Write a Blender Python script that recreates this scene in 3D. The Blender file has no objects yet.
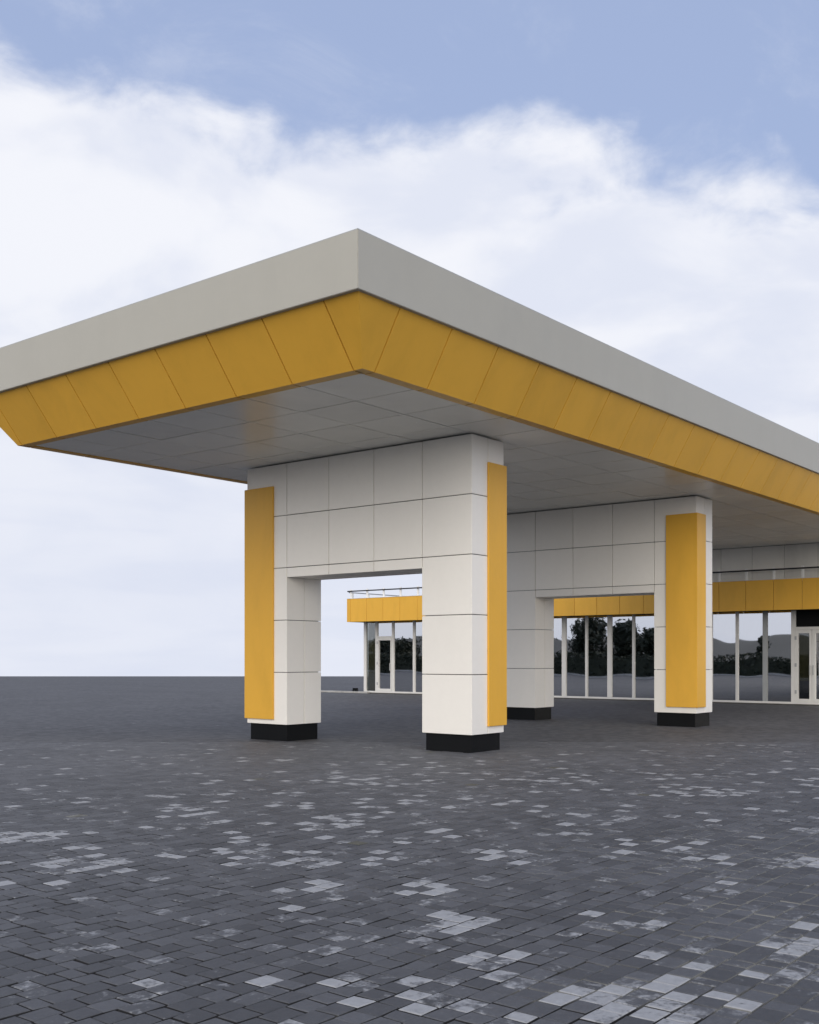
import bpy, bmesh, math, random
from mathutils import Vector, noise as mnoise

random.seed(7)
SC = bpy.context.scene
COL = SC.collection
# ------------------------------------------------------------------ camera
# world axes: X runs along the canopy away from us (to the right), Y across it (to the left)
A = 0.679
F_PX, HOR, CAMH = 1076.0, 657.2, 1.5
FWD = Vector((math.cos(A), math.sin(A), 0))
RGT = Vector((math.sin(A), -math.cos(A), 0))
cam_d = bpy.data.cameras.new('camera')
cam = bpy.data.objects.new('camera', cam_d)
COL.objects.link(cam)
cam.location = (0, 0, CAMH)
cam.rotation_euler = (math.pi / 2, 0, A - math.pi / 2)
cam_d.sensor_fit = 'VERTICAL'
cam_d.sensor_height = 36.0
cam_d.sensor_width = 36.0
cam_d.lens = F_PX / 1024 * 36.0
cam_d.shift_y = (HOR - 512) / 1024
cam_d.clip_start = 0.05
cam_d.clip_end = 20000
SC.camera = cam
SC.render.resolution_x, SC.render.resolution_y = 819, 1024
SC.view_settings.view_transform = 'Standard'
SC.view_settings.look = 'None'
SC.view_settings.exposure = 1.08
SC.view_settings.gamma = 1.0

# ------------------------------------------------------------------ sun
SUN_EL = math.radians(27)
SUN_AZ = math.atan2(-0.58, -0.815)             # direction towards the sun, in X/Y (behind the camera)
sd = bpy.data.lights.new('sun', 'SUN')
sd.energy = 1.5
sd.angle = math.radians(80)
sd.color = (1.0, 0.925, 0.815)
sun = bpy.data.objects.new('sun', sd)
COL.objects.link(sun)
to_sun = Vector((math.cos(SUN_EL) * math.cos(SUN_AZ), math.cos(SUN_EL) * math.sin(SUN_AZ), math.sin(SUN_EL)))
sun.rotation_euler = (-to_sun).to_track_quat('-Z', 'Y').to_euler()
sun.location = to_sun * 100

# ------------------------------------------------------------------ node helper
class NT:
    def __init__(s, tree):
        s.t = tree; s.n = tree.nodes; s.l = tree.links
    def add(s, kind, **kw):
        n = s.n.new(kind)
        for k, v in kw.items():
            if k == 'ins':
                for a, b in v.items():
                    if isinstance(b, bpy.types.NodeSocket): s.l.new(b, n.inputs[a])
                    else: n.inputs[a].default_value = b
            else: setattr(n, k, v)
        return n
    def math(s, op, a, b=None, c=None, clamp=False):
        n = s.n.new('ShaderNodeMath'); n.operation = op; n.use_clamp = clamp
        for i, v in enumerate((a, b, c)):
            if v is None: continue
            if isinstance(v, bpy.types.NodeSocket): s.l.new(v, n.inputs[i])
            else: n.inputs[i].default_value = v
        return n.outputs[0]
    def mix(s, fac, a, b, blend='MIX'):
        n = s.n.new('ShaderNodeMix'); n.data_type = 'RGBA'; n.blend_type = blend
        for i, v in ((0, fac), (6, a), (7, b)):
            if isinstance(v, bpy.types.NodeSocket): s.l.new(v, n.inputs[i])
            elif i == 0: n.inputs[0].default_value = v
            else: n.inputs[i].default_value = (*v, 1) if len(v) == 3 else v
        return n.outputs[2]
    def ramp(s, x, lo, hi, smooth=True):
        n = s.n.new('ShaderNodeMapRange'); n.interpolation_type = 'SMOOTHSTEP' if smooth else 'LINEAR'
        s.l.new(x, n.inputs[0]); n.inputs[1].default_value = lo; n.inputs[2].default_value = hi
        return n.outputs[0]
    def noise(s, vec, scale, detail=4, rough=0.55, dist=0.0, fac=True):
        n = s.n.new('ShaderNodeTexNoise')
        if vec is not None: s.l.new(vec, n.inputs['Vector'])
        n.inputs['Scale'].default_value = scale; n.inputs['Detail'].default_value = detail
        n.inputs['Roughness'].default_value = rough; n.inputs['Distortion'].default_value = dist
        return n.outputs['Fac'] if fac else n.outputs['Color']

# ------------------------------------------------------------------ sky: blue above a bank of soft cloud
W = bpy.data.worlds.new('World')
SC.world = W
W.use_nodes = True
w = NT(W.node_tree)
w.n.clear()
out = w.add('ShaderNodeOutputWorld')
sky = w.add('ShaderNodeTexSky', sky_type='NISHITA', sun_disc=False, sun_elevation=SUN_EL,
            sun_rotation=math.pi / 2 - SUN_AZ, air_density=1.0, dust_density=1.0, ozone_density=1.5)
tc = w.add('ShaderNodeTexCoord')
dvec = tc.outputs['Generated']
sep = w.add('ShaderNodeSeparateXYZ'); w.l.new(dvec, sep.inputs[0])
z = sep.outputs[2]
stretch = w.add('ShaderNodeVectorMath', operation='MULTIPLY', ins={0: dvec, 1: (1, 1, 1.7)}).outputs[0]
off = w.add('ShaderNodeVectorMath', operation='ADD', ins={0: stretch, 1: (3.15, 1.4, 0.3)}).outputs[0]
dr = w.add('ShaderNodeVectorMath', operation='DOT_PRODUCT', ins={0: dvec, 1: (RGT.x, RGT.y, 0)}).outputs['Value']
big = w.noise(off, 3.0, 2, 0.5)
fine = w.noise(off, 11.0, 9, 0.55, 0.25)
wisp = w.noise(off, 5.0, 9, 0.66, 0.6)
# height of the cloud edge: it falls gently to the right and is broken into billows
edge = w.math('MULTIPLY_ADD', dr, -0.125, 0.455)
edge = w.math('MULTIPLY_ADD', w.math('MULTIPLY', dr, dr), -0.30, edge)
edge = w.math('MULTIPLY_ADD', w.math('SUBTRACT', big, 0.5), 0.12, edge)
edge = w.math('MULTIPLY_ADD', w.math('SUBTRACT', fine, 0.5), 0.135, edge)
cover = w.ramp(w.math('SUBTRACT', edge, z), -0.014, 0.042)
high = w.math('MULTIPLY', w.ramp(wisp, 0.50, 0.80), 0.20)
cover = w.math('MAXIMUM', cover, high)
# soft grey bodies inside the bank
body = w.noise(w.add('ShaderNodeVectorMath', operation='MULTIPLY', ins={0: off, 1: (1, 1, 1.25)}).outputs[0], 5.4, 8, 0.5, 0.3)
shade = w.ramp(body, 0.42, 0.64)
lowf = w.ramp(z, 0.36, 0.05)
strk = w.noise(w.add('ShaderNodeVectorMath', operation='MULTIPLY', ins={0: off, 1: (1, 1, 4.5)}).outputs[0], 3.4, 6, 0.5, 0.3)
strk = w.math('MULTIPLY', w.ramp(strk, 0.44, 0.62), w.ramp(z, 0.30, 0.10))
shade = w.math('MULTIPLY_ADD', strk, 0.26, w.math('MULTIPLY', shade, w.math('MULTIPLY_ADD', w.ramp(z, 0.05, 0.30), 0.75, 0.25)))
shade = w.math('ADD', w.math('MULTIPLY', shade, 0.60), w.math('MULTIPLY', lowf, 0.46), clamp=True)
cloud = w.mix(shade, (0.88, 0.895, 0.955), (0.65, 0.70, 0.845))
blue = w.add('ShaderNodeVectorMath', operation='SCALE', ins={0: sky.outputs[0], 'Scale': 0.10}).outputs[0]
blue = w.mix(0.72, blue, (0.44, 0.535, 0.80))
col = w.mix(cover, blue, cloud)
bg = w.add('ShaderNodeBackground', ins={'Color': col, 'Strength': 0.485})
w.l.new(bg.outputs[0], out.inputs[0])

# ------------------------------------------------------------------ materials
def new_mat(name):
    m = bpy.data.materials.new(name); m.use_nodes = True
    nt = NT(m.node_tree)
    return m, nt, nt.n['Principled BSDF']

def setp(nt, b, **kw):
    names = dict(color='Base Color', rough='Roughness', metal='Metallic', spec='Specular IOR Level', normal='Normal', coat='Coat Weight')
    for k, v in kw.items():
        s = b.inputs[names[k]]
        if isinstance(v, bpy.types.NodeSocket): nt.l.new(v, s)
        elif k == 'color': s.default_value = (*v, 1)
        else: s.default_value = v

def panel_mat(name, color, rough=0.42, var=0.035, dirt=0.10, wob=0.02, spec=0.4, mott=1.0):
    """coated aluminium sheet: slight tone change from sheet to sheet, faint dirt, faint waviness"""
    m, nt, b = new_mat(name)
    geo = nt.add('ShaderNodeNewGeometry'); pos = geo.outputs['Position']
    oi = nt.add('ShaderNodeObjectInfo')
    st = nt.add('ShaderNodeVectorMath', operation='MULTIPLY', ins={0: pos, 1: (1, 1, 0.35)}).outputs[0]
    n1 = nt.noise(st, 1.3, 6, 0.62, 0.3)
    n2 = nt.noise(pos, 9.0, 5, 0.6)
    v = nt.math('MULTIPLY_ADD', nt.math('SUBTRACT', oi.outputs['Random'], 0.5), var * 2, 1.0)
    v = nt.math('SUBTRACT', v, nt.math('MULTIPLY', nt.ramp(n1, 0.42, 0.72), dirt))
    v = nt.math('MULTIPLY_ADD', nt.math('SUBTRACT', n2, 0.5), 0.05 * mott, v)
    c = nt.add('ShaderNodeVectorMath', operation='SCALE', ins={0: color, 'Scale': v}).outputs[0]
    bump = nt.add('ShaderNodeBump', ins={'Strength': 1.0, 'Distance': wob, 'Height': nt.noise(pos, 0.9, 2, 0.5)})
    rr = nt.math('MULTIPLY_ADD', nt.math('SUBTRACT', n2, 0.5), 0.14 * mott, rough)
    setp(nt, b, color=c, rough=rr, spec=spec, normal=bump.outputs[0])
    return m

M = {}
M['cream'] = panel_mat('cream_panel', (0.90, 0.868, 0.80), 0.42, 0.02, 0.02, 0.012)
M['yellow'] = panel_mat('yellow_panel', (0.80, 0.44, 0.055), 0.40, 0.035, 0.09, 0.012)
M['fascia'] = panel_mat('grey_fascia', (0.42, 0.405, 0.35), 0.45, 0.0, 0.03, 0.02)
M['soffit'] = panel_mat('soffit_panel', (0.80, 0.79, 0.73), 0.27, 0.045, 0.05, 0.014, 0.5, 0.12)
M['wall_panel'] = panel_mat('pale_wall_panel', (0.84, 0.82, 0.76), 0.45, 0.05, 0.10, 0.012)
M['frame'] = panel_mat('white_frame', (0.78, 0.76, 0.71), 0.4, 0.02, 0.08, 0.0)
M['mullion_grey'] = panel_mat('grey_mullion', (0.42, 0.43, 0.42), 0.4, 0.02, 0.08, 0.0)
M['core'] = panel_mat('dark_joint', (0.035, 0.034, 0.03), 0.8, 0.0, 0.1, 0.0)
M['black_stone'] = panel_mat('black_stone', (0.006, 0.0065, 0.007), 0.5, 0.05, 0.25, 0.004, 0.18)
M['rail_dark'] = panel_mat('dark_rail', (0.02, 0.02, 0.022), 0.4, 0.0, 0.1, 0.0)
M['rail_grey'] = panel_mat('grey_rail', (0.30, 0.31, 0.32), 0.35, 0.0, 0.1, 0.0)
M['membrane'] = panel_mat('roof_membrane', (0.22, 0.22, 0.21), 0.9, 0.0, 0.25, 0.01)
M['kerb'] = panel_mat('kerb_concrete', (0.46, 0.45, 0.42), 0.85, 0.05, 0.3, 0.004)
M['olive'] = panel_mat('olive_blind', (0.20, 0.18, 0.10), 0.8, 0.03, 0.2, 0.0)
M['dark_panel'] = panel_mat('dark_infill', (0.006, 0.0065, 0.007), 0.55, 0.0, 0.1, 0.0, 0.15)
M['room'] = panel_mat('dim_room', (0.10, 0.095, 0.085), 0.8, 0.0, 0.3, 0.0)
M['room_dark'] = panel_mat('room_furniture', (0.03, 0.03, 0.032), 0.6, 0.0, 0.2, 0.0)
M['post_white'] = panel_mat('white_post', (0.88, 0.87, 0.84), 0.4, 0.0, 0.03, 0.0)
M['steel'] = panel_mat('brushed_steel', (0.45, 0.45, 0.44), 0.3, 0.0, 0.1, 0.0)

def glass_mat(name, refl, tint, wave):
    m, nt, b = new_mat(name)
    nt.n.remove(b)
    pos = nt.add('ShaderNodeNewGeometry').outputs['Position']
    oi = nt.add('ShaderNodeObjectInfo')
    loc = nt.add('ShaderNodeVectorMath', operation='ADD', ins={0: pos}).outputs[0]
    nt.l.new(nt.add('ShaderNodeVectorMath', operation='SCALE', ins={0: (7.0, 13.0, 5.0), 'Scale': oi.outputs['Random']}).outputs[0], loc.node.inputs[1])
    bump = nt.add('ShaderNodeBump', ins={'Strength': 1.0, 'Distance': wave, 'Height': nt.noise(loc, 0.55, 1, 0.4)})
    gl = nt.add('ShaderNodeBsdfGlossy', ins={'Color': (0.95, 0.95, 0.95, 1), 'Roughness': 0.012, 'Normal': bump.outputs[0]})
    tr = nt.add('ShaderNodeBsdfTransparent', ins={'Color': (*tint, 1)})
    fr = nt.add('ShaderNodeFresnel', ins={'IOR': 1.5})
    fac = nt.math('MULTIPLY_ADD', fr.outputs[0], 1.0 - refl, refl, clamp=True)
    mx = nt.add('ShaderNodeMixShader', ins={0: fac, 1: tr.outputs[0], 2: gl.outputs[0]})
    nt.l.new(mx.outputs[0], nt.n['Material Output'].inputs[0])
    return m
M['glass'] = glass_mat('mirror_glass', 0.74, (0.35, 0.37, 0.36), 0.010)
M['glass_clear'] = glass_mat('clear_glass', 0.06, (0.75, 0.77, 0.75), 0.006)

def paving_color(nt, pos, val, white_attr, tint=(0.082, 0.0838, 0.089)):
    """shared look of a concrete paver: blue-grey, mottled, some bleached pale"""
    n1 = nt.noise(pos, 26, 6, 0.62)
    n2 = nt.noise(pos, 90, 4, 0.6)
    n3 = nt.noise(pos, 0.35, 4, 0.55)
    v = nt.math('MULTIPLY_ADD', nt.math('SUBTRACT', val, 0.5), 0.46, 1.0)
    v = nt.math('MULTIPLY', v, nt.math('MULTIPLY_ADD', n1, 0.7, 0.65))
    v = nt.math('MULTIPLY', v, nt.math('MULTIPLY_ADD', n2, 0.5, 0.75))
    v = nt.math('MULTIPLY', v, nt.math('MULTIPLY_ADD', n3, 0.5, 0.75))
    base = nt.add('ShaderNodeVectorMath', operation='SCALE', ins={0: tint, 'Scale': v}).outputs[0]
    s1 = nt.noise(pos, 12, 4, 0.55, 0.7)
    s2 = nt.noise(pos, 48, 5, 0.62, 0.3)
    t = nt.math('MULTIPLY_ADD', nt.math('SUBTRACT', s1, 0.5), 1.5, white_attr)
    t = nt.math('MULTIPLY_ADD', nt.math('SUBTRACT', s2, 0.5), 0.7, t)
    wmask = nt.ramp(t, 0.36, 0.86)
    pale = nt.add('ShaderNodeVectorMath', operation='SCALE', ins={0: (0.315, 0.318, 0.322), 'Scale': nt.math('MULTIPLY_ADD', n1, 0.6, 0.7)}).outputs[0]
    return nt.mix(wmask, base, pale), n2, n1

# near pavers: tone (with painted distance sheen) and bleaching are stored with each paver
m, nt, b = new_mat('concrete_paver'); M['paver'] = m
pos = nt.add('ShaderNodeNewGeometry').outputs['Position']
at = nt.add('ShaderNodeAttribute', attribute_name='tone')
sp = nt.add('ShaderNodeSeparateColor'); nt.l.new(at.outputs['Color'], sp.inputs[0])
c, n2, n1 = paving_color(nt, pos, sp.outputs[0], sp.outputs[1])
c = nt.mix(sp.outputs[2], c, (0.105, 0.098, 0.055))
h = nt.math('ADD', nt.math('MULTIPLY', n2, 0.4), n1)
bump = nt.add('ShaderNodeBump', ins={'Strength': 0.5, 'Distance': 0.004, 'Height': h})
setp(nt, b, color=c, rough=nt.math('MULTIPLY_ADD', n1, 0.25, 0.55), spec=0.32, normal=bump.outputs[0])

# far paving: the same laid pattern, carried by the material where single pavers can no longer be seen
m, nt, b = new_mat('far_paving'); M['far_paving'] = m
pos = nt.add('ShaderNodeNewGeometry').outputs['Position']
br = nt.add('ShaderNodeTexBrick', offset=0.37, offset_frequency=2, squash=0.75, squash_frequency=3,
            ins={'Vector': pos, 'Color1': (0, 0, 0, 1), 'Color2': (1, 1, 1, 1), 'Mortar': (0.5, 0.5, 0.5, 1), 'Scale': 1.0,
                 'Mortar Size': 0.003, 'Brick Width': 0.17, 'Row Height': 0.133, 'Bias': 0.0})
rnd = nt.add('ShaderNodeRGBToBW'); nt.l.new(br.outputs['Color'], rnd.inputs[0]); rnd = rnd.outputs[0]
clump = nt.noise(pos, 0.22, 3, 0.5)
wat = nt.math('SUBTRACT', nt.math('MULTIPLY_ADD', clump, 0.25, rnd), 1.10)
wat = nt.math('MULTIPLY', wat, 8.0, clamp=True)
c, n2, n1 = paving_color(nt, pos, rnd, wat, (0.096, 0.0965, 0.0995))  # lighter tint than near pavers: grazing sky sheen painted into the colour
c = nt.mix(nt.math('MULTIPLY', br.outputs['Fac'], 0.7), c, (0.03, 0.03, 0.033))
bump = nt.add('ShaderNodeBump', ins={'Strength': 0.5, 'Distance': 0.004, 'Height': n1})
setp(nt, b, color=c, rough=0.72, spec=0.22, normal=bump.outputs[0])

m, nt, b = new_mat('joint_sand'); M['bed'] = m
pos = nt.add('ShaderNodeNewGeometry').outputs['Position']
rr = nt.add('ShaderNodeVectorMath', operation='DOT_PRODUCT', ins={0: pos, 1: (RGT.x, RGT.y, 0)}).outputs['Value']
sand = nt.ramp(nt.math('ADD', nt.math('MULTIPLY_ADD', nt.noise(pos, 1.1, 5, 0.6), 3.4, -1.75), nt.math('MULTIPLY', rr, 0.42)), 0.1, 0.8)
c = nt.mix(sand, (0.027, 0.027, 0.029), (0.30, 0.30, 0.285))
c = nt.mix(nt.math('MULTIPLY', nt.noise(pos, 30, 4), 0.5), c, (0.05, 0.05, 0.05))
setp(nt, b, color=c, rough=0.95, spec=0.1)

m, nt, b = new_mat('asphalt'); M['asphalt'] = m
pos = nt.add('ShaderNodeNewGeometry').outputs['Position']
setp(nt, b, color=nt.mix(nt.noise(pos, 1.5, 6), (0.03, 0.03, 0.032), (0.06, 0.06, 0.062)), rough=0.85)
m, nt, b = new_mat('hill_grass'); M['hill'] = m
pos = nt.add('ShaderNodeNewGeometry').outputs['Position']
setp(nt, b, color=nt.mix(nt.noise(pos, 0.02, 7), (0.03, 0.034, 0.032), (0.06, 0.06, 0.056)), rough=0.95)
def leaf_mat(name, a, b_):
    m, nt, b = new_mat(name)
    pos = nt.add('ShaderNodeNewGeometry').outputs['Position']
    setp(nt, b, color=nt.mix(nt.noise(pos, 2.0, 5), a, b_), rough=0.7)
    return m
M['leaf'] = leaf_mat('dark_leaf', (0.008, 0.013, 0.007), (0.025, 0.035, 0.016))
M['bark'] = leaf_mat('bark', (0.03, 0.025, 0.02), (0.08, 0.065, 0.05))

# ------------------------------------------------------------------ mesh helpers
def link(name, me, mat, parent=None):
    o = bpy.data.objects.new(name, me); COL.objects.link(o)
    if mat is not None and len(me.materials) == 0: me.materials.append(M[mat] if isinstance(mat, str) else mat)
    if parent is not None: o.parent = parent
    return o

def mesh(name, verts, faces, mat, parent=None):
    me = bpy.data.meshes.new(name); me.from_pydata(verts, [], faces); me.update()
    bm = bmesh.new(); bm.from_mesh(me); bmesh.ops.recalc_face_normals(bm, faces=bm.faces); bm.to_mesh(me); bm.free()
    return link(name, me, mat, parent)

BF = [(0, 3, 2, 1), (4, 5, 6, 7), (0, 1, 5, 4), (1, 2, 6, 5), (2, 3, 7, 6), (3, 0, 4, 7)]
def boxv(x0, x1, y0, y1, z0, z1):
    return [(x0, y0, z0), (x1, y0, z0), (x1, y1, z0), (x0, y1, z0), (x0, y0, z1), (x1, y0, z1), (x1, y1, z1), (x0, y1, z1)]
def boxes(name, L, mat, parent=None, bevel=0.0):
    v, f = [], []
    for bb in L:
        k = len(v); v += boxv(*bb); f += [tuple(i + k for i in q) for q in BF]
    o = mesh(name, v, f, mat, parent)
    if bevel:
        bm = bmesh.new(); bm.from_mesh(o.data)
        bmesh.ops.bevel(bm, geom=list(bm.edges), offset=bevel, segments=2, affect='EDGES', profile=0.5, clamp_overlap=True)
        bm.to_mesh(o.data); bm.free()
    return o
def box(name, x0, x1, y0, y1, z0, z1, mat, parent=None, bevel=0.0):
    return boxes(name, [(x0, x1, y0, y1, z0, z1)], mat, parent, bevel)

def bent(name, path, z0, z1, t, mat, parent, bevel=0.0):
    """sheet folded along an axis-aligned path in X/Y; outer face on the path, thickness t to its left"""
    n = len(path); inner = []
    for i in range(n):
        p = Vector(path[i]); off = Vector((0, 0))
        segs = []
        if i > 0: segs.append((Vector(path[i]) - Vector(path[i - 1])).normalized())
        if i < n - 1: segs.append((Vector(path[i + 1]) - Vector(path[i])).normalized())
        for d in ([segs[0]] if len(segs) == 1 or abs(segs[0].dot(segs[-1])) > .9 else segs):
            off += Vector((-d.y, d.x)) * t
        inner.append((p.x + off.x, p.y + off.y))
    v = [(x, y, z0) for x, y in path] + [(x, y, z1) for x, y in path] + [(x, y, z0) for x, y in inner] + [(x, y, z1) for x, y in inner]
    f = []
    for i in range(n - 1):
        f += [(i, i + 1, n + i + 1, n + i), (2*n + i, 3*n + i, 3*n + i + 1, 2*n + i + 1),
              (i, 2*n + i, 2*n + i + 1, i + 1), (n + i, n + i + 1, 3*n + i + 1, 3*n + i)]
    f += [(0, n, 3*n, 2*n), (n - 1, 3*n - 1, 4*n - 1, 2*n - 1)]
    o = mesh(name, v, f, mat, parent)
    if bevel:
        bm = bmesh.new(); bm.from_mesh(o.data)
        bmesh.ops.bevel(bm, geom=list(bm.edges), offset=bevel, segments=2, affect='EDGES', clamp_overlap=True)
        bm.to_mesh(o.data); bm.free()
    return o

def thing(name, label, cat, loc=(0, 0, 0), group=None):
    o = bpy.data.objects.new(name, None); COL.objects.link(o)
    o.empty_display_size = 0.2
    o['label'] = label; o['category'] = cat
    if group: o['group'] = group
    return o
def tag(o, label, cat, group=None):
    o['label'] = label; o['category'] = cat
    if group: o['group'] = group
    return o

# ------------------------------------------------------------------ ground: flat plaza, falling away behind a far edge
CREST = 85.8
def gp(D, L, z): p = FWD * D + RGT * L; return (p.x, p.y, z)
gv, gf = [], []
rowsD = [(-2500, 0), (-60, 0), (0, 0), (20, 0), (45, 0), (CREST - 1.5, 0), (CREST, -0.004), (CREST + 2, -0.06), (CREST + 30, -1.6), (400, -14), (2500, -90)]
colsL = [-2500, -300, -60, -20, 0, 20, 60, 300, 2500]
for D, z_ in rowsD:
    for L in colsL: gv.append(gp(D, L, z_ - 0.018))
nc = len(colsL)
for i in range(len(rowsD) - 1):
    for j in range(nc - 1): gf.append((i*nc + j, i*nc + j + 1, (i+1)*nc + j + 1, (i+1)*nc + j))
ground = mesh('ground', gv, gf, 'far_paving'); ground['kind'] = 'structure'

# ------------------------------------------------------------------ pavers of the plaza, laid in rows along the canopy
U1, U2, DU, VA, VC, VD, VB = 13.663, 21.98, 0.89, 9.779, 10.765, 13.86, 14.899
PITCH = 0.133
DMAX = 19.0
def in_view(x, y):
    D = x * FWD.x + y * FWD.y; L = x * RGT.x + y * RGT.y
    return 2.2 < D < DMAX and abs(L) < 0.42 * D + 1.0
plinth_rects = [(u, u + DU, a, b_) for u in (U1, U2) for a, b_ in ((VA, VC), (VD, VB))]
pav = []
# places where the paving is bleached in patches
PATCH = []
for px, py, rad in ((655, 1003, .26), (600, 996, .22), (700, 1012, .18), (482, 962, .17), (436, 1000, .17), (352, 998, .13), (420, 930, .16),
                    (330, 889, .22), (428, 890, .24), (300, 862, .30), (455, 918, .14), (520, 855, .35), (90, 862, .30), (20, 836, .35),
                    (200, 812, .5), (330, 820, .5), (470, 800, .6), (600, 815, .5), (700, 790, .6), (790, 862, .25), (690, 862, .22), (785, 945, .16), (560, 780, .8), (390, 780, .7), (770, 975, .12)):
    D = CAMH * F_PX / (py - HOR); L = (px - 409.5) / F_PX * D
    q = FWD * D + RGT * L
    PATCH.append((q.x, q.y, rad))
rnd_ = random.Random(11)
for r in range(int(-6 / PITCH), int(19 / PITCH)):
    y0 = r * PITCH
    x = -4 - rnd_.random() * 0.2
    run = 0
    while x < 24:
        ln = rnd_.choice((0.105, 0.128, 0.128, 0.15, 0.15, 0.172))
        cx, cy = x + ln / 2, y0 + PITCH / 2
        if in_view(cx, cy) and not any(a + .06 < cx < b_ - .06 and c_ + .06 < cy < d_ - .06 for a, b_, c_, d_ in plinth_rects):
            D = cx * FWD.x + cy * FWD.y; L = cx * RGT.x + cy * RGT.y
            cl = mnoise.noise(Vector((cx * 0.45, cy * 0.45, 3.1)))
            cl2 = mnoise.noise(Vector((cx * 1.7, cy * 1.7, 9.2)))
            cl3 = mnoise.noise(Vector((cx * 3.1, cy * 3.1, 5.7)))
            p = 0.012 + 0.03 * max(0, cl + 0.15) + 0.10 * max(0, cl2 - 0.05) + 0.25 * max(0, cl3 - 0.22) + 0.02 * min(1, max(0, (D - 6) / 3))
            pb = max(math.exp(-((cx - a) ** 2 + (cy - b_) ** 2) / (r_ * r_)) * (.60 if r_ < .4 else .22) for a, b_, r_ in PATCH)
            if L < -0.12 * D and D < 7.5: p *= 0.35
            elif D < 7.5: p *= 1.25
            p *= 1 - 0.95 * min(1, max(0, (D - 12) / 6))
            if L < -0.22 * D: p *= 1 - 0.6 * min(1, max(0, (D - 8) / 4))
            p = max(p, pb)
            q = rnd_.random()
            if q < p: wa = rnd_.uniform(0.62, 1.05)
            elif q < p * 1.9 + 0.07: wa = rnd_.uniform(0.18, 0.48)
            else: wa = rnd_.uniform(-0.25, 0.12)
            olive = 0.5 if rnd_.random() < 0.0012 else 0.0
            pav.append((D, x, x + ln, y0, y0 + PITCH, rnd_.random() + 0.4 * min(1, max(0, (D - 9) / 9)), wa, olive))  # tone climbs with distance, painting in the sheen of the low view angle
        x += ln
pav.sort()
def paver_geo(p):
    D, x0, x1, y0, y1, tone, wa, ol = p
    g = 0.0050 - 0.0028 * min(1, max(0, (D - 9) / 6))
    j = lambda s=0.0035: rnd_.uniform(-s, s)
    c = [(x0 + g + j(), y0 + g + j(.0048)), (x1 - g + j(), y0 + g + j(.0048)), (x1 - g + j(), y1 - g + j(.0048)), (x0 + g + j(), y1 - g + j(.0048))]
    mx, my = (x0 + x1) / 2, (y0 + y1) / 2
    zt = rnd_.uniform(-0.0025, 0.0025); ax, ay = rnd_.uniform(-.015, .015), rnd_.uniform(-.015, .015)
    zz = lambda x, y: zt + (x - mx) * ax + (y - my) * ay
    k_ = 1 - 0.8 * min(1, max(0, (D - 7) / 7))
    zt *= k_; ax *= k_; ay *= k_; ch = 0.003 + 0.002 * k_
    ins = lambda x, y: (x + (ch if x < mx else -ch), y + (ch if y < my else -ch))
    v = [(x, y, -0.03) for x, y in c] + [(x, y, zz(x, y) - ch * 0.8) for x, y in c] + [(*ins(x, y), zz(x, y)) for x, y in c]
    f = [(8, 9, 10, 11)]
    for i in range(4):
        k = (i + 1) % 4
        f += [(i, k, 4 + k, 4 + i), (4 + i, 4 + k, 8 + k, 8 + i)]
    return v, f, (tone, max(0.0, min(1.0, (wa + 0.25) / 1.3)), ol, 1.0)
def set_tone(me, cols):
    a = me.color_attributes.new('tone', 'FLOAT_COLOR', 'POINT')
    a.data.foreach_set('color', [q for c in cols for q in c])
NEAR = 300
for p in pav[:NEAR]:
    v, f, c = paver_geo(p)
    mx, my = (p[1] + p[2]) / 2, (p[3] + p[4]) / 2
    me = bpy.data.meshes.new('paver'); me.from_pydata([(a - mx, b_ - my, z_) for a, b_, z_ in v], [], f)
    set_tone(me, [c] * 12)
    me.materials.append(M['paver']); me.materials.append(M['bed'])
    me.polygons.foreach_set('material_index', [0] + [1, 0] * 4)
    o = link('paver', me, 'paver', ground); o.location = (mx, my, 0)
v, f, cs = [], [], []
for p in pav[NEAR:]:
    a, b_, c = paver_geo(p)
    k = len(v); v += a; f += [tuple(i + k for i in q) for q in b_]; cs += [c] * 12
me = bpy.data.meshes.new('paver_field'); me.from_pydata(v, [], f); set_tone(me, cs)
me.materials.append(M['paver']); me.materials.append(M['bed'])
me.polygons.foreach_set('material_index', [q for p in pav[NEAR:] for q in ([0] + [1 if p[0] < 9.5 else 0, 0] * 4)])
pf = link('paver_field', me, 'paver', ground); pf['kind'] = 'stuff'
# sand in the joints, as a bed just under the paver tops
bv = [gp(1.6, -1.9, -0.0125), gp(1.6, 1.9, -0.0125), gp(DMAX, 0.42 * DMAX + 1.0, -0.0125), gp(DMAX, -0.42 * DMAX - 1.0, -0.0125)]
bed = mesh('joint_sand', bv, [(0, 1, 2, 3)], 'bed', ground); bed['kind'] = 'stuff'

# ------------------------------------------------------------------ canopy
UC, VCN = 9.173, 8.16                 # outer corner of the fascia
UE, VE = 40.0, 16.68                  # far ends
ZT, ZB, ZY = 6.383, 5.706, 4.996
DUI, DVI = 0.608, 0.464               # how far the slanted skirt runs inwards
canopy = thing('canopy', 'long flat canopy with grey fascia and slanted yellow skirt above two white portals', 'canopy')
CUT = 33.50                           # soffit stops at the upper wall
T = 0.07
def fascia_side(path):
    return bent('fascia', path, ZB, ZT, T, 'fascia', canopy, 0.006)
# one ring per side, mitred by butting ends
fascia_side([(UC, VE), (UC, VCN), (UE, VCN)])
fascia_side([(UE, VCN + T + .003), (UE, VE), (UC + T + .003, VE)])
bent('coping', [(UC + .006, VE - .01), (UC + .006, VCN + .006), (UE - .01, VCN + .006)], ZT + .001, ZT + .012, 0.22, 'mullion_grey', canopy)
box('roof', UC + .25, UE - .1, VCN + .25, VE - .1, ZT - .16, ZT - .06, 'membrane', canopy)
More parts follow.
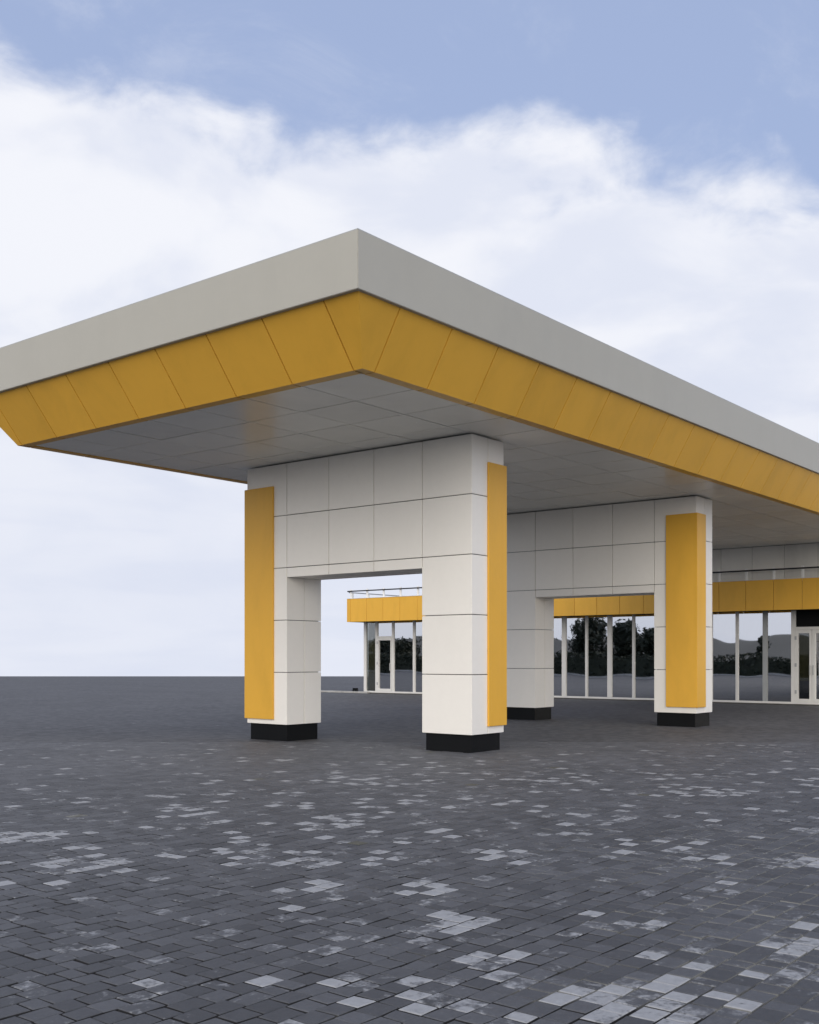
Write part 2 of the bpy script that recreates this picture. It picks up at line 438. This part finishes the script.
# slanted skirt sheets: profile points (inset fraction, inset extra, z)
LIP = 0.17
prof = [(0.06, 0.0, ZB + .05), (1.0, 0.0, ZY), (1.0, LIP, ZY), (1.0, LIP, ZY + .02), (1.0, .03, ZY + .025), (0.06, 0.045, ZB + .05)]
def offs(d): return [(fr * d + ex, z_) for fr, ex, z_ in prof]
OU, OV = offs(DUI), offs(DVI)
def skirt_sheet(side, e0, e1, m0, m1):
    """e0..e1 extent along the side; m0/m1: mitre that end on the canopy corner"""
    g = 0.010
    v = []
    for end, (e, mit) in enumerate(((e0, m0), (e1, m1))):
        sgn = 1 if end == 0 else -1
        for k in range(len(prof)):
            if side in 'fb':      # along Y
                o, z_ = OU[k]; oo = OV[k][0]
                yy = (VCN + oo if end == 0 else VE - oo) if mit else e + sgn * g
                xx = UC + o if side == 'f' else UE - o
                v.append((xx, yy, z_))
            else:                 # along X
                o, z_ = OV[k]; oo = OU[k][0]
                xx = (UC + oo if end == 0 else UE - oo) if mit else e + sgn * g
                yy = VCN + o if side == 'r' else VE - o
                v.append((xx, yy, z_))
    n = len(prof)
    f = [tuple(range(n)), tuple(range(2*n - 1, n - 1, -1))] + [(k, (k + 1) % n, n + (k + 1) % n, n + k) for k in range(n)]
    return mesh('skirt_panel', v, f, 'yellow', canopy)
vs = [15.099 - 1.055 * i for i in range(6, -1, -1)] + [16.10]
us = [10.005 + 1.05 * k for k in range(29)]
for side, cuts, lo, hi in (('f', vs, VCN, VE), ('b', vs, VCN, VE), ('r', us, UC, UE), ('l', us, UC, UE)):
    pts = [lo] + cuts + [hi]
    for i in range(len(pts) - 1):
        if side in 'rl' and pts[i] > 36: 
            continue
        skirt_sheet(side, pts[i], pts[i + 1], i == 0, i == len(pts) - 2)
# dark carcass behind sheets
box('carcass', UC + DUI + .14, UE - DUI - .14, VCN + DVI + .14, VE - DVI - .14, ZY + .045, ZT - .17, 'core', canopy)
# soffit sheets on a 1.05 m grid
su = [UC + DUI + LIP + .004] + [u for u in [9.95 + 1.05 * k for k in range(1, 23)] if u < CUT - .3] + [CUT]
sv = [VCN + DVI + LIP + .004] + [8.77 + 1.053 * k for k in range(1, 7)] + [VE - DVI - LIP - .004]
cache = {}
for i in range(len(su) - 1):
    for j in range(len(sv) - 1):
        a, b_ = round(su[i + 1] - su[i], 3), round(sv[j + 1] - sv[j], 3)
        if (a, b_) not in cache:
            me = bpy.data.meshes.new('soffit_panel'); me.from_pydata(boxv(.009, a - .009, .009, b_ - .009, 0, .02), [], BF); cache[(a, b_)] = me
        o = link('soffit_panel', cache[(a, b_)], 'soffit', canopy)
        o.location = (su[i], sv[j], ZY + .012 + random.uniform(-.0012, .0012))
        o.rotation_euler = (random.uniform(-.0016, .0016), random.uniform(-.0016, .0016), 0)

# ------------------------------------------------------------------ portals that carry the canopy
ZW, ZO, ZS = 0.283, 2.937, 4.985
ROW = (4.996 - ZW) / 5
def portal(u0, label, strips, DU=DU):
    root = thing('portal_frame', label, 'portal', group='white panelled portals under the canopy')
    G, t = 0.006, 0.028
    um = u0 + DU / 2; ue = u0 + DU
    k = 0.04
    # dark carcass seen only in the joints
    boxes('carcass', [(u0 + k, ue - k, VA + k, VC - k, ZW + .01, ZS), (u0 + k, ue - k, VD + k, VB - k, ZW + .01, ZS),
                      (u0 + k, ue - k, VC - k + .001, VD + k - .001, ZO + k, ZS - .002)], 'core', root)
    for a, b_ in ((VA, VC), (VD, VB)):
        box('plinth', u0 + .045, ue - .045, a + .045, b_ - .045, -0.02, ZW + .008, 'black_stone', root, 0.006)
    for r in range(5):
        z0, z1 = ZW + r * ROW + G * (r > 0), ZW + (r + 1) * ROW - G
        if r == 4: z1 = ZS
        zi = min(z1, ZO - .002)
        full = z1 < ZO
        # (outer path runs so that 'left' of travel is inwards)
        if full:
            bent('panel', [(um - G, VC), (u0, VC), (u0, VA), (um - G, VA)][::1], z0, z1, t, 'cream', root, .004)
            bent('panel', [(um + G, VA), (ue, VA), (ue, VC), (um + G, VC)], z0, z1, t, 'cream', root, .004)
            bent('panel', [(um - G, VB), (u0, VB), (u0, VD), (um - G, VD)], z0, z1, t, 'cream', root, .004)
            bent('panel', [(um + G, VD), (ue, VD), (ue, VB), (um + G, VB)], z0, z1, t, 'cream', root, .004)
        else:
            bent('panel', [(u0, VC - G), (u0, VA), (um - G, VA)], z0, z1, t, 'cream', root, .004)
            bent('panel', [(um + G, VA), (ue, VA), (ue, VC - G)], z0, z1, t, 'cream', root, .004)
            bent('panel', [(um - G, VB), (u0, VB), (u0, VD + G)], z0, z1, t, 'cream', root, .004)
            bent('panel', [(ue, VD + G), (ue, VB), (um + G, VB)], z0, z1, t, 'cream', root, .004)
            if z0 < ZO:      # inner cheeks up to the lintel
                for a, b_ in ((u0 + .001, um - G), (um + G, ue - .001)):
                    box('panel', a, b_, VC - t, VC - .001, z0, ZO + .02, 'cream', root)
                    box('panel', a, b_, VD + .001, VD + t, z0, ZO + .02, 'cream', root)
            # three lintel sheets on each face
            for i in range(3):
                a, b_ = VC + (VD - VC) * i / 3 + G, VC + (VD - VC) * (i + 1) / 3 - G
                zz0 = max(z0, ZO)
                box('panel', u0, u0 + t, a, b_, zz0, z1, 'cream', root, .004)
                box('panel', ue - t, ue, a, b_, zz0, z1, 'cream', root, .004)
    for i in range(3):
        a, b_ = VC + (VD - VC) * i / 3 + G, VC + (VD - VC) * (i + 1) / 3 - G
        box('underside_panel', u0 + t + .003, um - G, a, b_, ZO + .004, ZO + .03, 'cream', root)
        box('underside_panel', um + G, ue - t - .003, a, b_, ZO + .004, ZO + .03, 'cream', root)
    p = 0.038
    for path, z0, z1 in strips(u0, um, ue, p):
        bent('corner_strip', path, z0, z1, p - .004, 'yellow', root, .005)
    return root
portal(U1, 'nearer white panelled portal, standing at the front corner of the canopy', lambda u0, um, ue, p: [
    ([(um, VB + p), (u0 - p, VB + p), (u0 - p, 14.18)], 0.37, 4.60),
    ([(um - .03, VA - p), (ue + p, VA - p), (ue + p, VA + .62)], 0.40, 4.60)])
portal(U2, 'farther white portal with yellow strip wrapping its front corner, near the shopfront', lambda u0, um, ue, p: [
    ([(u0 - p, 10.47), (u0 - p, VA - p), (um, VA - p)], 0.41, 4.62)], 0.85)

# ------------------------------------------------------------------ service building behind
UG, UB, UW = 34.142, 33.10, 33.52
V0, V1 = -8.0, 30.0
bld = thing('service_building', 'low white and yellow service building with mirrored shopfront behind the portals', 'building')
box('floor', UG - .05, 46, V0, V1 - .12, -.016, .02, 'room', bld)
box('rear_wall', 45.8, 46, V0, V1 - .1, .021, 3.0, 'room', bld)
box('side_wall', UG + .3, 45.79, V1 - .22, V1 - .02, .021, 2.95, 'cream', bld)
box('side_wall', UG + .3, 45.79, V0, V0 + .2, .021, 2.95, 'cream', bld)
box('roof', UB + .05, 46, V0 + .05, V1 + .0, 3.042, 3.80, 'core', bld)
box('roof_membrane', UB + .06, 46, V0 + .06, V1 - .02, 3.805, 3.84, 'membrane', bld)
box('eaves_soffit', UB + .04, UG + .12, V0, V1 + .01, 3.02, 3.04, 'room_dark', bld)
# yellow parapet band, sheet by sheet
G = .006
seam = [11.307 + .8835 * k for k in range(-21, 22)]
seam = [s for s in seam if V0 < s < V1] + [V1 + .05]
for i in range(len(seam) - 1):
    if i == len(seam) - 2:
        bent('band_panel', [(UB + 1.2, seam[i + 1]), (UB, seam[i + 1]), (UB, seam[i] + G)], 2.96, 3.912, .03, 'yellow', bld, .004)
    else:
        box('band_panel', UB, UB + .03, seam[i] + G, seam[i + 1] - G, 2.96, 3.912, 'yellow', bld, .004)
for i in range(11):
    box('band_panel', UB + 1.2 + i * .9 + G, UB + 1.2 + (i + 1) * .9 - G, V1 + .02, V1 + .05, 2.96, 3.912, 'yellow', bld)
boxes('band_coping', [(UB - .012, UB + .2, V0, V1 + .06, 3.914, 3.93), (UB + .201, 46, V1 - .12, V1 + .06, 3.914, 3.93)], 'frame', bld)
# upper storey wall under the canopy
box('upper_wall', UW + .035, 39.4, -4.4, 18.1, 3.85, ZY + .03, 'core', bld)
ws = [10.97 + 1.031 * k for k in range(-15, 8)]
for i in range(len(ws) - 1):
    box('wall_panel', UW, UW + .03, ws[i] + G, ws[i + 1] - G, 3.86, ZY + .004, 'wall_panel', bld, .004)
# roof railing: posts stand on the band seams
rail = box('railing', UB - .005, UB + .03, V0, V1 + .03, 4.20, 4.25, 'rail_dark', bld, .008)
box('side_rail', UB + .08, 45, V1 - .015, V1 + .03, 4.165, 4.205, 'rail_grey', rail, .008)
for s in seam[:-1]:
    box('post', UB + .032, UB + .09, s - .038, s + .038, 3.932, 4.30, 'post_white', rail, .004)
for k in range(12):
    box('post', UB + .3 + k * 1.0, UB + .35 + k * 1.0, V1 - .02, V1 + .035, 3.932, 4.164, 'frame', rail, .004)

# shopfront: frames and panes
ZH = 3.016
box('sill', UG - .06, UG + .08, V0, V1 - .005, .021, .085, 'frame', bld, .005)
box('head_rail', UG - .03, UG + .06, V0, V1 - .005, ZH - .035, ZH + .002, 'rail_dark', bld, .005)
def mullion(v, wd, mat='frame', parent=bld):
    return box('mullion', UG - .045, UG + .06, v - wd / 2, v + wd / 2, .087, ZH - .037, mat, parent, .005)
def pane(v0, v1, z0=.088, z1=ZH - .037, mat='glass', parent=bld, name='glass_pane'):
    return box(name, UG, UG + .012, v0, v1, z0, z1, mat, parent)
mul = [(29.93, .14), (29.30, .12), (28.41, .10), (27.30, .10)]
v = 27.30
for k in range(1, 7): mul.append((27.30 - 1.003 * k, .07))
mul += [(20.285 - .931 * k, .17 if k % 2 == 0 else .09) for k in range(0, 9)]   # ... 12.84
mul.append((11.92, .15))
for i, (v_, wd) in enumerate(mul):
    if abs(v_ - 12.84) < .02: mullion(v_, .15, 'mullion_grey')
    else: mullion(v_, wd)
for i in range(len(mul) - 1):
    hi, lo = mul[i][0] - mul[i][1] / 2, mul[i + 1][0] + mul[i + 1][1] / 2
    if i == 0:
        pane(lo, hi, mat='glass_clear'); box('blind', UG + .12, UG + .14, lo - .03, hi + .03, .1, 2.95, 'olive', bld); continue
    if i == 1: continue
    pane(lo, hi)
def door(v0, v1, ztop, hinge, mat, label=None, blind=False, parent=bld, st=.10):
    """framed glazed leaf between v0 < v1"""
    d = boxes('door', [(UG - .05, UG + .03, v0, v0 + st, .09, ztop), (UG - .05, UG + .03, v1 - st, v1, .09, ztop),
                       (UG - .05, UG + .03, v0 + st, v1 - st, ztop - .10, ztop), (UG - .05, UG + .03, v0 + st, v1 - st, .09, .19)], 'frame', parent)
    pane(v0 + st, v1 - st, .19, ztop - .10, mat, d)
    hv = v0 + .05 if hinge == 'hi' else v1 - .05
    boxes('handle', [(UG - .11, UG - .09, hv - .012, hv + .012, .95, 1.25), (UG - .09, UG - .051, hv - .01, hv + .01, .97, .99), (UG - .09, UG - .051, hv - .01, hv + .01, 1.21, 1.23)], 'steel', d)
    gv_ = v1 + .004 if hinge == 'hi' else v0 - .004
    for zz_ in (.35, 1.2, 2.05):
        box('hinge', UG - .062, UG - .052, gv_ - .03, gv_ + .03, zz_, zz_ + .11, 'steel', d)
    if blind: box('blind', UG + .12, UG + .14, v0 - .02, v1 + .02, .75, ztop, 'olive', d)
    return d
# single door at the far end, with its fanlight
door(28.47, 29.235, 2.30, 'hi', 'glass', st=.06)
box('transom', UG - .045, UG + .05, 28.462, 29.238, 2.303, 2.37, 'frame', bld, .004)
pane(28.462, 29.238, 2.371, ZH - .037)
# double doors at the right edge, dark panel above
box('transom', UG - .045, UG + .05, 9.90, 11.843, 2.36, 2.455, 'frame', bld, .004)
box('transom_panel', UG - .01, UG + .01, 9.90, 11.843, 2.457, ZH - .037, 'dark_panel', bld)
door(11.345, 11.84, 2.355, 'hi', 'glass_clear', blind=True, st=.075)
door(10.0, 11.335, 2.355, 'lo', 'glass')
mullion(9.825, .15)
for k in range(14): 
    hi = 9.75 - .931 * k - (.05 if k else 0); lo = 9.75 - .931 * (k + 1) + .05
    pane(lo, hi); mullion(lo - .05, .10)
# dim interior: pillars and counters behind the glass
for vv in (26.5, 21.0, 16.0, 10.0, 4.0):
    box('interior_pillar', 38, 38.4, vv - .2, vv + .2, .021, 3.0, 'room', bld)
for a, b_ in ((13.0, 15.2), (17.4, 19.6), (22.0, 24.6)):
    box('counter', 37, 37.7, a, b_, .021, 1.05, 'room_dark', bld, .02)

# ------------------------------------------------------------------ step edge running on from the shopfront corner
kb = tag(box('step_edge', UG - .30, UG - .10, V1 - .4, V1 + 2.4, -.016, .06, 'kerb', None, .012),
         'pale low step edge running left from the shopfront corner', 'kerb')

# small black floodlight on the ground beside the far corner
fl = thing('ground_floodlight', 'small black floodlight on the paving at the left corner of the building', 'floodlight')
box('housing', 33.86, 33.98, 30.20, 30.42, .075, .20, 'dark_panel', fl, .015)
boxes('bracket', [(33.88, 33.96, 30.18, 30.197, -.016, .15), (33.88, 33.96, 30.423, 30.44, -.016, .15), (33.88, 33.96, 30.198, 30.422, -.016, .0)], 'rail_dark', fl)

# ------------------------------------------------------------------ what the shopfront mirrors: road edge, hedge, trees and hills behind us
kr = mesh('road_kerb', boxv(-9.3, -9.1, -40, 95, -.016, .12), BF, 'kerb'); tag(kr, 'long pale kerb mirrored in the shopfront glass', 'kerb')
rd = mesh('road', [(-34, -200, -.010), (-18, -200, -.010), (-18, 200, -.010), (-34, 200, -.010)], [(0, 1, 2, 3)], 'asphalt'); rd['kind'] = 'structure'
def leaves(name, pts, size, rng, parent=None):
    v, f = [], []
    for c in pts:
        n = Vector((rng.gauss(0, 1), rng.gauss(0, 1), rng.gauss(0, 1) + .4)).normalized()
        a = n.orthogonal().normalized(); b_ = n.cross(a); s = size * rng.uniform(.6, 1.3)
        th = rng.uniform(0, 6.28); a, b_ = a * math.cos(th) + b_ * math.sin(th), b_ * math.cos(th) - a * math.sin(th)
        c = Vector(c); k = len(v)
        v += [tuple(c - a * s), tuple(c + b_ * s * .55), tuple(c + a * s), tuple(c - b_ * s * .55)]; f.append((k, k + 1, k + 2, k + 3))
    me = bpy.data.meshes.new(name); me.from_pydata(v, [], f)
    return link(name, me, 'leaf', parent)
rng = random.Random(3)
hp = []
for k in range(24000):
    yy = rng.uniform(12, 112); top = 1.75 + .35 * mnoise.noise(Vector((yy * .35, 0, 1)))
    hp.append((rng.uniform(-11.8, -9.9), yy, rng.uniform(0, 1) ** .7 * top))
hedge = thing('hedge', 'dark clipped hedge mirrored low in the shopfront glass', 'hedge')
leaves('foliage', hp, .14, rng, hedge)
box('stems', -11.4, -10.3, 12.2, 111.8, -.016, 1.35, 'leaf', hedge)
def tree(x, y, h, r, label, seed):
    rg = random.Random(seed)
    t = thing('tree', label, 'tree', group='trees mirrored in the shopfront')
    vv, ff = [], []
    def limb(p, q, r0, r1):
        p, q = Vector(p), Vector(q); d = (q - p).normalized(); a = d.orthogonal().normalized(); b_ = d.cross(a); k = len(vv)
        for c, rr in ((p, r0), (q, r1)):
            for i in range(7): an = i / 7 * 6.283; vv.append(tuple(c + (a * math.cos(an) + b_ * math.sin(an)) * rr))
        for i in range(7): ff.append((k + i, k + (i + 1) % 7, k + 7 + (i + 1) % 7, k + 7 + i))
    limb((x, y, -.02), (x + .1, y, h * .5), h * .035, h * .022); limb((x + .1, y, h * .5), (x, y + .1, h * .9), h * .022, h * .006)
    clumps = []
    for i in range(16):
        an = rg.uniform(0, 6.28); zz_ = rg.uniform(.3, .95) * h; rad = r * rg.uniform(.2, .85) * math.sin(min(1, (1.08 - zz_ / h) * 1.6) * 1.5)
        c = (x + math.cos(an) * rad, y + math.sin(an) * rad, zz_); clumps.append(c)
        limb((x + .08, y, min(zz_ * .8, h * .6)), c, h * .012, h * .004)
    mesh('trunk', vv, ff, 'bark', t)
    pts = []
    for c in clumps:
        for k in range(300):
            d = Vector((rg.gauss(0, 1), rg.gauss(0, 1), rg.gauss(0, .8))) * r * .2
            pts.append((c[0] + d.x, c[1] + d.y, max(.3, c[2] + d.z)))
    leaves('crown', pts, .16, rg, t)
tree(-14, 46.3, 4.5, 2.3, 'broad dark tree mirrored in the panes nearest the inner column', 1)
tree(-14.5, 42.9, 4.2, 1.7, 'dark tree mirrored in the panes midway between the portals', 2)
tree(-13.5, 40.0, 3.6, 1.5, 'low dark tree mirrored in the pane left of the yellow corner strip', 3)
tree(-14, 67.5, 3.2, 2.2, 'dark tree mirrored in the wide pane beside the far single door', 4)
tree(-15, 70.5, 3.1, 1.8, 'dark tree mirrored in the glass of the far single door', 6)
tree(-14, 31.3, 3.3, 0.7, 'slim dark tree mirrored in the pane right of the yellow corner strip', 5)
# far hills behind the camera
hv, hf = [], []
N = 90
for i in range(N + 1):
    yy = -500 + 2600 * i / N
    top = 19 + 12 * mnoise.noise(Vector((yy * .0021, 2.2, 0))) + 5 * mnoise.noise(Vector((yy * .009, 5.2, 0)))
    for s, (dx, hh) in enumerate(((0, -1), (160, .45), (330, .85), (430, 1.0), (650, .6), (900, -.2))):
        hv.append((-500 - dx, yy, -1 if hh < 0 else hh * top + 2 * mnoise.noise(Vector((yy * .02, dx * .02, 0)))))
for i in range(N):
    for s in range(5): k = i * 6 + s; hf.append((k, k + 1, k + 7, k + 6))
hl = mesh('hills', hv, hf, 'hill'); hl['kind'] = 'structure'
for p_ in hl.data.polygons: p_.use_smooth = True
